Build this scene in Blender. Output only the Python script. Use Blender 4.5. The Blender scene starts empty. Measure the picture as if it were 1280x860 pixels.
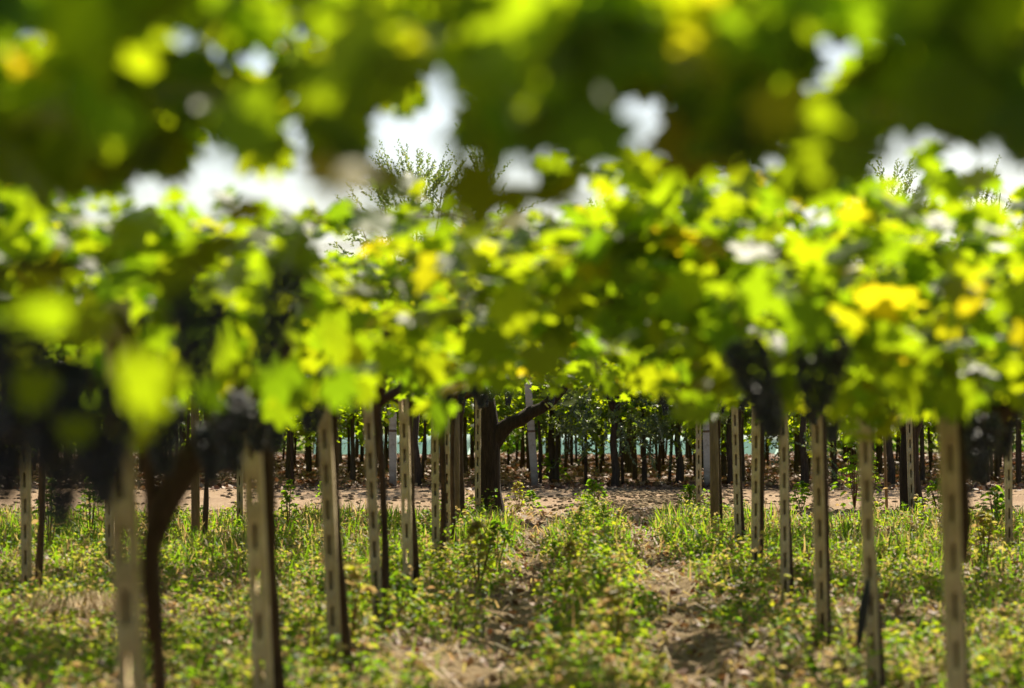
import bpy, math, random
import numpy as np
from mathutils import Vector
R = math.radians
rng = np.random.default_rng(11)
random.seed(11)
scene = bpy.context.scene
col = scene.collection

# ------------------------------------------------------------------ camera, sky, sun, exposure
CAM_H = 1.65
cd = bpy.data.cameras.new("camera")
cam = bpy.data.objects.new("camera", cd); col.objects.link(cam)
cam.location = (0, 0, CAM_H)
cam.rotation_euler = (R(90 + 1.21), 0, R(1.82))
cd.lens = 85; cd.sensor_width = 36
cd.clip_start = 0.1; cd.clip_end = 3000
cd.dof.use_dof = True
cd.dof.focus_distance = 34.0
cd.dof.aperture_fstop = 1.7
scene.camera = cam

SUN_EL, SUN_AZ = R(47), R(16)          # sun ahead of the camera, a little to the right
w = bpy.data.worlds.new("World"); scene.world = w; w.use_nodes = True
nt = w.node_tree
sky = nt.nodes.new("ShaderNodeTexSky"); sky.sky_type = 'NISHITA'; sky.sun_disc = False
sky.sun_elevation = SUN_EL; sky.sun_rotation = SUN_AZ
sky.dust_density = 1.6
bg = nt.nodes["Background"]; bg.inputs["Strength"].default_value = 0.06
nt.links.new(sky.outputs[0], bg.inputs["Color"])
sl = bpy.data.lights.new("sun", 'SUN'); sl.energy = 5.0; sl.angle = R(0.53); sl.color = (1.0, 0.90, 0.72)
so = bpy.data.objects.new("sun", sl); col.objects.link(so); so.location = (10, 40, 40)
sdir = Vector((math.sin(SUN_AZ) * math.cos(SUN_EL), math.cos(SUN_AZ) * math.cos(SUN_EL), math.sin(SUN_EL)))
so.rotation_euler = sdir.to_track_quat('Z', 'Y').to_euler()
vs = scene.view_settings
vs.view_transform = 'Standard'; vs.look = 'None'; vs.exposure = 1.16; vs.gamma = 1.0; vs.use_curve_mapping = False
scene.cycles.use_denoising = True
scene.cycles.max_bounces = 10; scene.cycles.diffuse_bounces = 4; scene.cycles.transmission_bounces = 6
scene.cycles.sample_clamp_indirect = 6.0

# ------------------------------------------------------------------ helpers
F = 3022.0
def at(px, d): return (px - 736.0) / F * d
def zat(py, d): return CAM_H - (py - 494.0) / F * d
def proj(P):
    d = np.maximum(P[:, 1], 0.05)
    return 736 + F * P[:, 0] / d, 494 - F * (P[:, 2] - CAM_H) / d, P[:, 1]

def ground_z(x, y):
    x = np.asarray(x, float); y = np.asarray(y, float)
    z = 0.035 * np.sin(x * 0.9 + 0.6) * np.sin(y * 0.37) + 0.02 * np.sin(x * 2.3 + y * 1.1)
    near = np.clip((44 - y) / 6, 0, 1) * np.clip((y + 2) / 3, 0, 1)
    for tx in (-0.58, 0.66):                                   # worn wheel tracks of the aisle
        z = z - 0.05 * np.exp(-((x - tx - 0.05 * np.sin(y * 0.4)) / 0.17) ** 2) * np.clip((33 - y) / 3, 0, 1)
    z = z + 0.05 * np.exp(-((x - 0.03) / 0.25) ** 2) * np.clip((33 - y) / 3, 0, 1)
    for ty_ in (36.1, 39.4):
        z = z - 0.05 * np.exp(-((y - ty_ - 0.35 * np.sin(x * 0.35) - 0.1 * np.sin(x * 1.7)) / 0.35) ** 2)
    z = z + 0.03 * np.sin(x * 2.9 + y) * np.sin(y * 3.3) * np.clip((y - 32) / 2, 0, 1) * np.clip((43 - y) / 2, 0, 1)
    fade = np.clip((160 - np.abs(y)) / 60, 0, 1) * np.clip((120 - np.abs(x)) / 60, 0, 1)
    z = z * fade * (0.4 + 0.6 * near)
    z = z + 0.04 * np.clip((y - 43.5) / 3.5, 0, 1)             # low bank beyond the track
    return z

class NoGeo(Exception): pass

def mesh_from(name, V, faces_idx, loop_tot, mats, tint=None, mat_idx=None, smooth=False):
    """V (n,3); faces_idx flat vertex indices; loop_tot per-face counts"""
    me = bpy.data.meshes.new(name)
    V = np.ascontiguousarray(V, np.float32); fi = np.ascontiguousarray(faces_idx, np.int32)
    lt = np.ascontiguousarray(loop_tot, np.int32)
    me.vertices.add(len(V)); me.vertices.foreach_set("co", V.ravel())
    me.loops.add(len(fi)); me.loops.foreach_set("vertex_index", fi)
    me.polygons.add(len(lt))
    ls = np.zeros(len(lt), np.int32); ls[1:] = np.cumsum(lt)[:-1]
    me.polygons.foreach_set("loop_start", ls); me.polygons.foreach_set("loop_total", lt)
    if mat_idx is not None: me.polygons.foreach_set("material_index", np.ascontiguousarray(mat_idx, np.int32))
    if smooth: me.polygons.foreach_set("use_smooth", np.ones(len(lt), bool))
    for m in (mats if isinstance(mats, (list, tuple)) else [mats]): me.materials.append(m)
    if tint is not None:
        a = me.color_attributes.new("tint", 'FLOAT_COLOR', 'POINT')
        c = np.ones((len(V), 4), np.float32); c[:, :tint.shape[1]] = tint
        a.data.foreach_set("color", c.ravel())
    me.update(calc_edges=True); me.validate()
    return me

class MB:
    """collects tubes and boxes into one mesh"""
    def __init__(self): self.V = []; self.fi = []; self.lt = []; self.n = 0
    def add(self, V, faces):
        V = np.asarray(V, float)
        self.V.append(V)
        for f in faces:
            self.fi.extend([i + self.n for i in f]); self.lt.append(len(f))
        self.n += len(V)
    def tube(self, pts, rad, seg=8, rough=0.0, cap=True):
        pts = [Vector(p) for p in pts]; n = len(pts)
        if not hasattr(rad, '__len__'): rad = [rad] * n
        V = []; up = Vector((0.31, 0.87, 0.2)).normalized()
        for i, p in enumerate(pts):
            t = (pts[min(i + 1, n - 1)] - pts[max(i - 1, 0)]).normalized()
            a = up - t * up.dot(t)
            if a.length < 1e-4: a = Vector((1, 0, 0)) - t * t.x
            a.normalize(); up = a
            b = t.cross(a)
            for k in range(seg):
                th = 2 * math.pi * k / seg
                r = rad[i] * (1 + (rough * (random.random() - 0.5) if rough else 0))
                V.append(p + (a * math.cos(th) + b * math.sin(th)) * r)
        Fc = []
        for i in range(n - 1):
            for k in range(seg):
                k2 = (k + 1) % seg
                Fc.append((i * seg + k, i * seg + k2, (i + 1) * seg + k2, (i + 1) * seg + k))
        if cap:
            Fc.append(tuple(reversed(range(seg)))); Fc.append(tuple(range((n - 1) * seg, n * seg)))
        self.add([tuple(v) for v in V], Fc)
    def box(self, x0, x1, y0, y1, z0, z1):
        V = [(x0,y0,z0),(x1,y0,z0),(x1,y1,z0),(x0,y1,z0),(x0,y0,z1),(x1,y0,z1),(x1,y1,z1),(x0,y1,z1)]
        self.add(V, [(0,3,2,1),(4,5,6,7),(0,1,5,4),(1,2,6,5),(2,3,7,6),(3,0,4,7)])
    def mesh(self, name, mat, smooth=True):
        return mesh_from(name, np.concatenate(self.V), self.fi, self.lt, mat, smooth=smooth)

def obj(name, me, parent=None, loc=None):
    o = bpy.data.objects.new(name, me); col.objects.link(o)
    if parent is not None: o.parent = parent
    if loc is not None: o.location = loc
    return o
def tag(o, label=None, cat=None, group=None, kind=None):
    if label: o["label"] = label
    if cat: o["category"] = cat
    if group: o["group"] = group
    if kind: o["kind"] = kind
    return o
def empty(name, loc, label, cat, group=None):
    o = bpy.data.objects.new(name, None); col.objects.link(o)
    o.location = loc; o.empty_display_size = 0.1
    return tag(o, label, cat, group)
def copy_of(src, parent=None):
    c = src.copy(); col.objects.link(c)
    if parent is not None: c.parent = parent
    return c

# ------------------------------------------------------------------ materials
def new_mat(name):
    m = bpy.data.materials.new(name); m.use_nodes = True
    t = m.node_tree
    return m, t, t.nodes, t.links, t.nodes["Principled BSDF"]
def ramp(nodes, stops, interp='LINEAR'):
    r = nodes.new("ShaderNodeValToRGB"); cr = r.color_ramp; cr.interpolation = interp
    while len(cr.elements) < len(stops): cr.elements.new(0.5)
    for e, (p, c) in zip(cr.elements, stops):
        e.position = p; e.color = (*c, 1)
    return r
def noise(nodes, links, scale, detail=4, rough=0.6, vec=None):
    n = nodes.new("ShaderNodeTexNoise"); n.inputs["Scale"].default_value = scale
    n.inputs["Detail"].default_value = detail; n.inputs["Roughness"].default_value = rough
    if vec is not None: links.new(vec, n.inputs["Vector"])
    return n

def leaf_mat(name, refl, trans, gloss=0.42, mix=0.5, pale=None, spec=0.5):
    """two-sided blade: reflective ramp by per-leaf tint, transmitted ramp for light passing through"""
    m, t, N, L, P = new_mat(name)
    a = N.new("ShaderNodeAttribute"); a.attribute_name = "tint"
    sep = N.new("ShaderNodeSeparateColor"); L.new(a.outputs["Color"], sep.inputs[0])
    r1 = ramp(N, refl); L.new(sep.outputs[0], r1.inputs[0])
    r2 = ramp(N, trans); L.new(sep.outputs[0], r2.inputs[0])
    base = r1.outputs[0]
    if pale is not None:
        geo = N.new("ShaderNodeNewGeometry")
        mx = N.new("ShaderNodeMix"); mx.data_type = 'RGBA'
        L.new(geo.outputs["Backfacing"], mx.inputs[0]); L.new(base, mx.inputs[6])
        mp = N.new("ShaderNodeMix"); mp.data_type = 'RGBA'; mp.inputs[0].default_value = 0.45
        L.new(base, mp.inputs[6]); mp.inputs[7].default_value = (*pale, 1)
        L.new(mp.outputs[2], mx.inputs[7]); base = mx.outputs[2]
    L.new(base, P.inputs["Base Color"])
    P.inputs["Roughness"].default_value = gloss
    P.inputs["Specular IOR Level"].default_value = spec
    tr = N.new("ShaderNodeBsdfTranslucent"); L.new(r2.outputs[0], tr.inputs["Color"])
    ms = N.new("ShaderNodeMixShader"); ms.inputs[0].default_value = mix
    L.new(P.outputs[0], ms.inputs[1]); L.new(tr.outputs[0], ms.inputs[2])
    L.new(ms.outputs[0], N["Material Output"].inputs["Surface"])
    return m

M = {}
M['vine_leaf'] = leaf_mat("vine_leaf",
    [(0.0, (0.024, 0.056, 0.020)), (0.45, (0.050, 0.092, 0.022)), (0.75, (0.11, 0.14, 0.020)), (0.92, (0.30, 0.25, 0.03)), (1.0, (0.22, 0.09, 0.03))],
    [(0.0, (0.17, 0.36, 0.006)), (0.45, (0.41, 0.55, 0.006)), (0.75, (0.60, 0.66, 0.008)), (0.92, (0.85, 0.66, 0.012)), (1.0, (0.5, 0.2, 0.04))],
    gloss=0.5, mix=0.58, pale=(0.12, 0.17, 0.07), spec=0.32)
M['grass'] = leaf_mat("grass_blade",
    [(0.0, (0.022, 0.060, 0.008)), (0.5, (0.052, 0.11, 0.012)), (0.75, (0.14, 0.17, 0.022)), (0.88, (0.34, 0.27, 0.10)), (1.0, (0.36, 0.24, 0.12))],
    [(0.0, (0.10, 0.26, 0.012)), (0.5, (0.30, 0.50, 0.012)), (0.75, (0.58, 0.58, 0.025)), (0.88, (0.52, 0.40, 0.14)), (1.0, (0.4, 0.24, 0.10))],
    gloss=0.55, mix=0.5, spec=0.2)
M['olive_leaf'] = leaf_mat("olive_leaf",
    [(0.0, (0.05, 0.08, 0.035)), (0.6, (0.11, 0.14, 0.07)), (1.0, (0.18, 0.20, 0.09))],
    [(0.0, (0.16, 0.26, 0.04)), (0.6, (0.26, 0.36, 0.05)), (1.0, (0.5, 0.52, 0.06))],
    gloss=0.38, mix=0.36, pale=(0.24, 0.27, 0.20))
M['litter'] = leaf_mat("dead_leaf",
    [(0.0, (0.07, 0.035, 0.02)), (0.5, (0.17, 0.08, 0.04)), (0.8, (0.30, 0.17, 0.09)), (1.0, (0.40, 0.29, 0.17))],
    [(0.0, (0.10, 0.05, 0.02)), (0.5, (0.25, 0.10, 0.04)), (0.8, (0.35, 0.2, 0.08)), (1.0, (0.4, 0.28, 0.14))],
    gloss=0.6, mix=0.2, spec=0.3)

def bark_mat(name, dark, light, scale=14):
    m, t, N, L, P = new_mat(name)
    tc = N.new("ShaderNodeTexCoord"); mp = N.new("ShaderNodeMapping"); mp.inputs["Scale"].default_value = (1, 1, 0.16)
    L.new(tc.outputs["Object"], mp.inputs[0])
    n = noise(N, L, scale * 3, 6, 0.7, mp.outputs[0])
    r = ramp(N, [(0.3, dark), (0.7, light)]); L.new(n.outputs[0], r.inputs[0])
    L.new(r.outputs[0], P.inputs["Base Color"]); P.inputs["Roughness"].default_value = 0.9
    b = N.new("ShaderNodeBump"); b.inputs["Strength"].default_value = 0.9; b.inputs["Distance"].default_value = 0.03
    L.new(n.outputs[0], b.inputs["Height"]); L.new(b.outputs[0], P.inputs["Normal"])
    P.inputs["Specular IOR Level"].default_value = 0.2
    return m
M['vine_bark'] = bark_mat("vine_bark", (0.035, 0.022, 0.015), (0.13, 0.085, 0.055))
M['old_bark'] = bark_mat("old_vine_bark", (0.016, 0.011, 0.008), (0.060, 0.040, 0.028), 9)
M['far_bark'] = bark_mat("far_bark", (0.03, 0.02, 0.014), (0.12, 0.085, 0.055))
M['cane'] = bark_mat("cane_bark", (0.12, 0.055, 0.03), (0.25, 0.14, 0.07))
M['stake_wood'] = bark_mat("weathered_wood", (0.12, 0.08, 0.05), (0.30, 0.22, 0.14), 6)

def concrete_mat(name, c0, c1):
    m, t, N, L, P = new_mat(name)
    tc = N.new("ShaderNodeTexCoord")
    n = noise(N, L, 9, 8, 0.7, tc.outputs["Object"]); n2 = noise(N, L, 160, 2, 0.5, tc.outputs["Object"])
    oi = N.new("ShaderNodeObjectInfo")
    r = ramp(N, [(0.32, c0), (0.68, c1)]); L.new(n.outputs[0], r.inputs[0])
    hs = N.new("ShaderNodeHueSaturation"); L.new(r.outputs[0], hs.inputs["Color"])
    mr = N.new("ShaderNodeMapRange"); mr.inputs[3].default_value = 0.78; mr.inputs[4].default_value = 1.15
    L.new(oi.outputs["Random"], mr.inputs[0]); L.new(mr.outputs[0], hs.inputs["Value"])
    n3 = noise(N, L, 3.2, 6, 0.75, tc.outputs["Object"]); sx = N.new("ShaderNodeSeparateXYZ"); L.new(tc.outputs["Object"], sx.inputs[0])
    ad = N.new("ShaderNodeMath"); ad.operation = 'MULTIPLY_ADD'; ad.inputs[1].default_value = -0.55; ad.inputs[2].default_value = 0.28; L.new(sx.outputs[2], ad.inputs[0])
    a2 = N.new("ShaderNodeMath"); a2.operation = 'MAXIMUM'; a2.inputs[1].default_value = 0; L.new(ad.outputs[0], a2.inputs[0])
    a3 = N.new("ShaderNodeMath"); L.new(a2.outputs[0], a3.inputs[0]); L.new(n3.outputs[0], a3.inputs[1])
    sr = ramp(N, [(0.52, (0, 0, 0)), (0.72, (0.75, 0.75, 0.75))]); L.new(a3.outputs[0], sr.inputs[0])   # soil splash and old stains
    sm = N.new("ShaderNodeMix"); sm.data_type = 'RGBA'; L.new(sr.outputs[0], sm.inputs[0]); L.new(hs.outputs[0], sm.inputs[6]); sm.inputs[7].default_value = (0.15, 0.105, 0.065, 1)
    L.new(sm.outputs[2], P.inputs["Base Color"]); P.inputs["Roughness"].default_value = 0.92
    P.inputs["Specular IOR Level"].default_value = 0.2
    b = N.new("ShaderNodeBump"); b.inputs["Strength"].default_value = 0.5; b.inputs["Distance"].default_value = 0.004
    L.new(n2.outputs[0], b.inputs["Height"]); L.new(b.outputs[0], P.inputs["Normal"])
    return m
M['concrete'] = concrete_mat("weathered_concrete", (0.45, 0.35, 0.21), (0.66, 0.53, 0.34))
M['pale_concrete'] = concrete_mat("pale_concrete", (0.36, 0.32, 0.25), (0.54, 0.49, 0.39))
m, t, N, L, P = new_mat("rusty_wire"); P.inputs["Base Color"].default_value = (0.16, 0.10, 0.06, 1); P.inputs["Metallic"].default_value = 0.5; P.inputs["Roughness"].default_value = 0.6; M['wire'] = m

m, t, N, L, P = new_mat("grape_skin")
tc = N.new("ShaderNodeTexCoord"); n = noise(N, L, 30, 3, 0.6, tc.outputs["Object"])
r = ramp(N, [(0.34, (0.005, 0.006, 0.013)), (0.75, (0.040, 0.052, 0.095))]); L.new(n.outputs[0], r.inputs[0])
L.new(r.outputs[0], P.inputs["Base Color"]); P.inputs["Roughness"].default_value = 0.42
M['grape'] = m

m, t, N, L, P = new_mat("vineyard_soil")
geo = N.new("ShaderNodeNewGeometry"); sx = N.new("ShaderNodeSeparateXYZ"); L.new(geo.outputs["Position"], sx.inputs[0])
n1 = noise(N, L, 1.3, 8, 0.65, geo.outputs["Position"]); n2 = noise(N, L, 22, 6, 0.7, geo.outputs["Position"])
soil = ramp(N, [(0.30, (0.11, 0.075, 0.04)), (0.55, (0.27, 0.195, 0.11)), (0.75, (0.46, 0.35, 0.21))]); L.new(n2.outputs[0], soil.inputs[0])
lit = ramp(N, [(0.30, (0.055, 0.03, 0.02)), (0.6, (0.15, 0.08, 0.05)), (0.8, (0.30, 0.18, 0.11))]); L.new(n2.outputs[0], lit.inputs[0])
fld = ramp(N, [(0.35, (0.16, 0.17, 0.06)), (0.7, (0.27, 0.24, 0.10))]); L.new(n1.outputs[0], fld.inputs[0])
mr = N.new("ShaderNodeMapRange"); mr.inputs[1].default_value = 41.0; mr.inputs[2].default_value = 43.0; L.new(sx.outputs[1], mr.inputs[0])
mr2 = N.new("ShaderNodeMapRange"); mr2.inputs[1].default_value = 63.0; mr2.inputs[2].default_value = 67.0; L.new(sx.outputs[1], mr2.inputs[0])
mx = N.new("ShaderNodeMix"); mx.data_type = 'RGBA'; L.new(mr.outputs[0], mx.inputs[0]); L.new(soil.outputs[0], mx.inputs[6]); L.new(lit.outputs[0], mx.inputs[7])
mx2 = N.new("ShaderNodeMix"); mx2.data_type = 'RGBA'; L.new(mr2.outputs[0], mx2.inputs[0]); L.new(mx.outputs[2], mx2.inputs[6]); L.new(fld.outputs[0], mx2.inputs[7])
L.new(mx2.outputs[2], P.inputs["Base Color"]); P.inputs["Roughness"].default_value = 0.95; P.inputs["Specular IOR Level"].default_value = 0.1
b = N.new("ShaderNodeBump"); b.inputs["Strength"].default_value = 1.0; b.inputs["Distance"].default_value = 0.05
L.new(n2.outputs[0], b.inputs["Height"]); L.new(b.outputs[0], P.inputs["Normal"])
M['soil'] = m

m, t, N, L, P = new_mat("dirt_track")
geo = N.new("ShaderNodeNewGeometry")
n1 = noise(N, L, 0.8, 6, 0.6, geo.outputs["Position"]); n2 = noise(N, L, 18, 8, 0.75, geo.outputs["Position"])
r = ramp(N, [(0.3, (0.20, 0.125, 0.07)), (0.5, (0.38, 0.26, 0.16)), (0.72, (0.54, 0.41, 0.27))]); 
mxf = N.new("ShaderNodeMix"); mxf.inputs[0].default_value = 0.45; L.new(n2.outputs[0], mxf.inputs[2]); L.new(n1.outputs[0], mxf.inputs[3])
L.new(mxf.outputs[0], r.inputs[0]); L.new(r.outputs[0], P.inputs["Base Color"]); P.inputs["Roughness"].default_value = 0.95; P.inputs["Specular IOR Level"].default_value = 0.1
b = N.new("ShaderNodeBump"); b.inputs["Strength"].default_value = 1.0; b.inputs["Distance"].default_value = 0.06
L.new(n2.outputs[0], b.inputs["Height"]); L.new(b.outputs[0], P.inputs["Normal"])
M['track'] = m

m, t, N, L, P = new_mat("turquoise_film")
P.inputs["Base Color"].default_value = (0.60, 0.85, 0.80, 1); P.inputs["Roughness"].default_value = 0.35
tr = N.new("ShaderNodeBsdfTranslucent"); tr.inputs["Color"].default_value = (0.70, 0.94, 0.88, 1)
ms = N.new("ShaderNodeMixShader"); ms.inputs[0].default_value = 0.6
L.new(P.outputs[0], ms.inputs[1]); L.new(tr.outputs[0], ms.inputs[2]); L.new(ms.outputs[0], N["Material Output"].inputs["Surface"])
M['film'] = m

# ------------------------------------------------------------------ ground and track
def sheet(name, xs, ys, mat, dz=0.0, edge=None):
    X, Y = np.meshgrid(xs, ys)
    Yw = Y.copy()
    if edge is not None: Yw = edge(X, Y)
    Z = ground_z(X, Yw) + dz
    V = np.stack([X.ravel(), Yw.ravel(), Z.ravel()], 1)
    nx, ny = len(xs), len(ys)
    i, j = np.meshgrid(np.arange(nx - 1), np.arange(ny - 1))
    a = (j * nx + i).ravel()
    fi = np.stack([a, a + 1, a + nx + 1, a + nx], 1).ravel()
    return mesh_from(name, V, fi, np.full(len(a), 4), mat, smooth=True)
xs = np.unique(np.concatenate([[-1500, -900, -500, -250, -120, -70, -40], np.arange(-26, -3, 0.5), np.arange(-3, 3.01, 0.1), np.arange(3.5, 26, 0.5), [40, 70, 120, 250, 500, 900, 1500]]))
ys = np.unique(np.concatenate([[-500, -200, -80, -30, -10], np.arange(-4, 10, 1.0), np.arange(10, 36, 0.2), np.arange(36, 70, 0.4), [75, 85, 100, 130, 170, 230, 320, 500, 900, 1500, 2400]]))
g = obj("ground", sheet("ground", xs, ys, M['soil'])); tag(g, "bare and weedy vineyard soil under the vines", kind="structure")
def track_edge(X, Y):
    f = (Y - 33.0) / 10.0
    lo = 32.2 - 1.3 * np.exp(-((X + 0.75) / 0.8) ** 2) + 0.25 * np.sin(X * 0.8) + 0.18 * np.sin(X * 2.1 + 1); hi = 42.0 + 0.3 * np.sin(X * 0.6 + 2)
    return lo + f * (hi - lo)
tk = obj("dirt_track", sheet("dirt_track", np.arange(-45, 45.1, 0.3), np.linspace(33, 43, 34), M['track'], 0.012, track_edge))
tag(tk, "pale sunlit dirt track crossing at the end of the vine rows", kind="structure")

# ------------------------------------------------------------------ leaf generator
def lobed(nseg_hi=True):
    pts = []
    if nseg_hi:
        spec = [(-90, .16), (-68, .44), (-50, .50), (-36, .40), (-22, .52), (-8, .60), (8, .56), (20, .40), (30, .43), (46, .62), (60, .66), (70, .50), (76, .44),
                (84, .66), (90, .78)]
    else:
        spec = [(-90, .16), (-55, .50), (-30, .42), (0, .60), (25, .42), (55, .65), (72, .48), (90, .78)]
    right = [(math.cos(R(a)) * r, math.sin(R(a)) * r) for a, r in spec]
    left = [(-x, y) for x, y in reversed(right[1:-1])]
    return np.array(right + left)
LEAF_HI, LEAF_LO = lobed(True), lobed(False)

def unit(v): return v / np.maximum(np.linalg.norm(v, axis=1, keepdims=True), 1e-6)
def leaf_arrays(P, Nn, T, size, tint, tmpl, curl=0.28, fold=0.18):
    n = len(P); k = len(tmpl)
    Nn = unit(Nn); T = unit(T - Nn * np.sum(T * Nn, 1, keepdims=True)); B = np.cross(T, Nn)
    x = np.concatenate([[0.0], tmpl[:, 0]]); y = np.concatenate([[0.0], tmpl[:, 1]])
    r2 = x * x + y * y
    cu = curl * (0.3 + 1.2 * rng.random((n, 1))); fo = fold * (rng.random((n, 1)) * 2 - 0.6)
    wav = 0.05 * np.sin(rng.random((n, 1)) * 6.28 + np.arctan2(y, x)[None, :] * 5) * np.sqrt(r2)[None, :]
    z = -cu * r2[None, :] + fo * np.abs(x)[None, :] + wav
    s = size[:, None, None]
    jx = x[None, :] * (0.9 + 0.25 * rng.random((n, 1))); jy = y[None, :] * (0.9 + 0.2 * rng.random((n, 1)))
    V = P[:, None, :] + s * (jx[..., None] * B[:, None, :] + jy[..., None] * T[:, None, :] + z[..., None] * Nn[:, None, :])
    ring = np.arange(1, k + 1)
    tri = np.stack([np.zeros(k, int), ring, np.roll(ring, -1)], 1)
    fi = (tri[None] + (np.arange(n) * (k + 1))[:, None, None]).ravel()
    tt = np.zeros((n, k + 1, 3), np.float32); tt[..., 0] = tint[:, None]; tt[..., 1] = rng.random((n, 1))
    return V.reshape(-1, 3), fi, np.full(n * k, 3), tt.reshape(-1, 3)

def tints(n, yellow=0.06, lo=0.1, hi=0.7):
    t = lo + (hi - lo) * rng.beta(1.6, 1.6, n)
    y = rng.random(n) < yellow
    t[y] = 0.76 + 0.17 * rng.random(y.sum()) ** 1.5
    return t

def shoot_leaves(nshoots, cell=(3.0, 3.0), z0=1.80, z1=2.30, per=22, length=(0.8, 1.7), hang=0.10, rad=1.0):
    """canes growing out from the head of the vine, with a leaf on a stalk every few centimetres"""
    P, Nn, T, S = [], [], [], []; canes = []
    ncl = max(5, nshoots // 6)
    cl = np.stack([rng.uniform(-cell[0] / 2, cell[0] / 2, ncl) * rad, rng.uniform(-cell[1] / 2, cell[1] / 2, ncl) * rad], 1)
    for i in range(nshoots):
        c0 = cl[i % ncl]
        p = np.array([c0[0] + rng.normal(0, .14), c0[1] + rng.normal(0, .14), rng.triangular(z0, (z0 + z1) / 2, z1)])
        th = rng.uniform(0, 6.283); L_ = rng.uniform(*length)
        d = np.array([math.cos(th), math.sin(th), rng.uniform(-0.10, 0.28)])
        hanging = rng.random() < hang
        step = L_ / per; pts = [p.copy()]
        for k in range(per):
            d = d + rng.normal(0, 0.10, 3); d[2] -= 0.030 if not hanging else 0.10
            if p[2] > z1 + 0.1: d[2] -= 0.1
            if p[2] < z0 - 0.12 and not hanging: d[2] += 0.12
            d /= np.linalg.norm(d)
            p = p + d * step; pts.append(p.copy())
            side = rng.uniform(0, 6.283)
            off = np.array([math.cos(side), math.sin(side), rng.uniform(-0.6, 0.5)]); off /= np.linalg.norm(off)
            q = p + off * rng.uniform(0.05, 0.12)
            P.append(q)
            tilt = rng.normal(0, 0.75)
            n = np.array([rng.normal(0, 0.55), rng.normal(0.08, 0.55), 0.75])
            Nn.append(n)
            T.append(np.array([off[0], off[1], -0.55 + rng.normal(0, 0.25)]))
            S.append(rng.uniform(0.105, 0.185) * (1 - 0.35 * k / per))
        canes.append(pts)
    return np.array(P), np.array(Nn), np.array(T), np.array(S), canes

# openings in the near canopy through which the sky shows (real gaps between clumps of leaves)
GAPS = np.array([(25,15,38,28),(75,45,22,22),(215,25,38,26),(305,62,36,22),(380,28,36,20),(190,122,32,40),(270,168,40,44),(375,150,44,46),(465,130,32,42),
 (560,90,74,52),(520,165,84,32),(680,165,48,26),(800,145,68,52),(870,90,46,20),(1040,75,40,42),(1120,62,36,24),(910,160,36,30),(1008,148,26,26),
 (1115,175,52,36),(1170,150,42,26),(1240,190,42,26),(1270,150,22,26),(12,120,14,16),(962,195,14,18),(595,185,44,30),(185,238,16,14)], float)

def keep_near(P, S):
    px, py, d = proj(P)
    rr = S * F / np.maximum(d, 0.3)                   # leaf size as seen
    k = np.ones(len(P), bool)
    inframe = (d > 0) & (px > -rr * 0.7) & (px < 1280 + rr * 0.7) & (py > -rr) & (py < 860 + rr)
    k &= ~((d < 3.5) & (d > -0.5) & inframe)
    u = rng.random(len(P))
    for cx, cy, rx, ry in GAPS:
        grow = np.minimum(rr * 0.24, 20)
        q = 1.10 if cy < 80 else (0.72 if cx < 860 or cy < 140 else 0.56)
        e = ((px - cx) / (rx * q + grow)) ** 2 + ((py - cy) / (ry * q + grow)) ** 2
        k &= ~((e < 1) & (d < 13) & (d > 0))
    # openings where two bunches of grapes hang free in front of the leaves
    for gx, gy in ((246, 400), (345, 392)):
        k &= ~((((px - gx) / 40) ** 2 + ((py - gy) / 58) ** 2 < 1) & (d > 0) & (d < 4.6))
    # a hole cut overhead along the sun's ray, to light the low hanging leaves
    v = P - np.array([at(150, 3.6), 3.6, zat(410, 3.6)]); sd = np.array(sdir); tpar = v @ sd
    k &= ~((tpar > 0.12) & (np.linalg.norm(v - tpar[:, None] * sd, axis=1) < 0.24))
    # the aisle in front of the viewer is open below the overhead shoots
    nearz = (d > 0) & (d < 6.0) & inframe
    k &= ~(nearz & (py > 235 + 20 * u) & (px > 330))
    u2 = rng.random(len(P))
    k &= ~((d > 0) & (d < 7.0) & inframe & (py > 186) & (u2 < 0.80))
    k &= ~(nearz & (px <= 330) & (py > 470 - rr * 0.3))
    k &= ~(nearz & (d > 2.0) & (px <= 330) & (py > 220) & (u < 0.80))
    k &= ~((d >= 6) & (d < 7.9) & inframe & (py > 215) & (u < 0.72))
    k &= ~((d > 0) & (d < 17) & inframe & (py + rr * 0.4 > np.where(px > 840, 528, np.where(px < 560, 508, 482)) + 16 * np.sin(px / 41.0) + 14 * np.sin(px / 17.0 + 1) + 14 * (u - .5)))
    return k

def foliage_mesh(name, P, Nn, T, S, hi=True, yellow=0.06, lo=0.1, hi_t=0.7):
    V, fi, lt, tt = leaf_arrays(P, Nn, T, S, tints(len(P), yellow, lo, hi_t), LEAF_HI if hi else LEAF_LO)
    return mesh_from(name, V, fi, lt, M['vine_leaf'], tint=tt)
def canes_mesh(name, canes, every=1):
    mb = MB()
    for pts in canes[::every]:
        q = pts[::3]
        mb.tube(q, [0.0055 - 0.0035 * i / len(q) for i in range(len(q))], 5)
    return mb.mesh(name, M['cane'])

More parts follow.
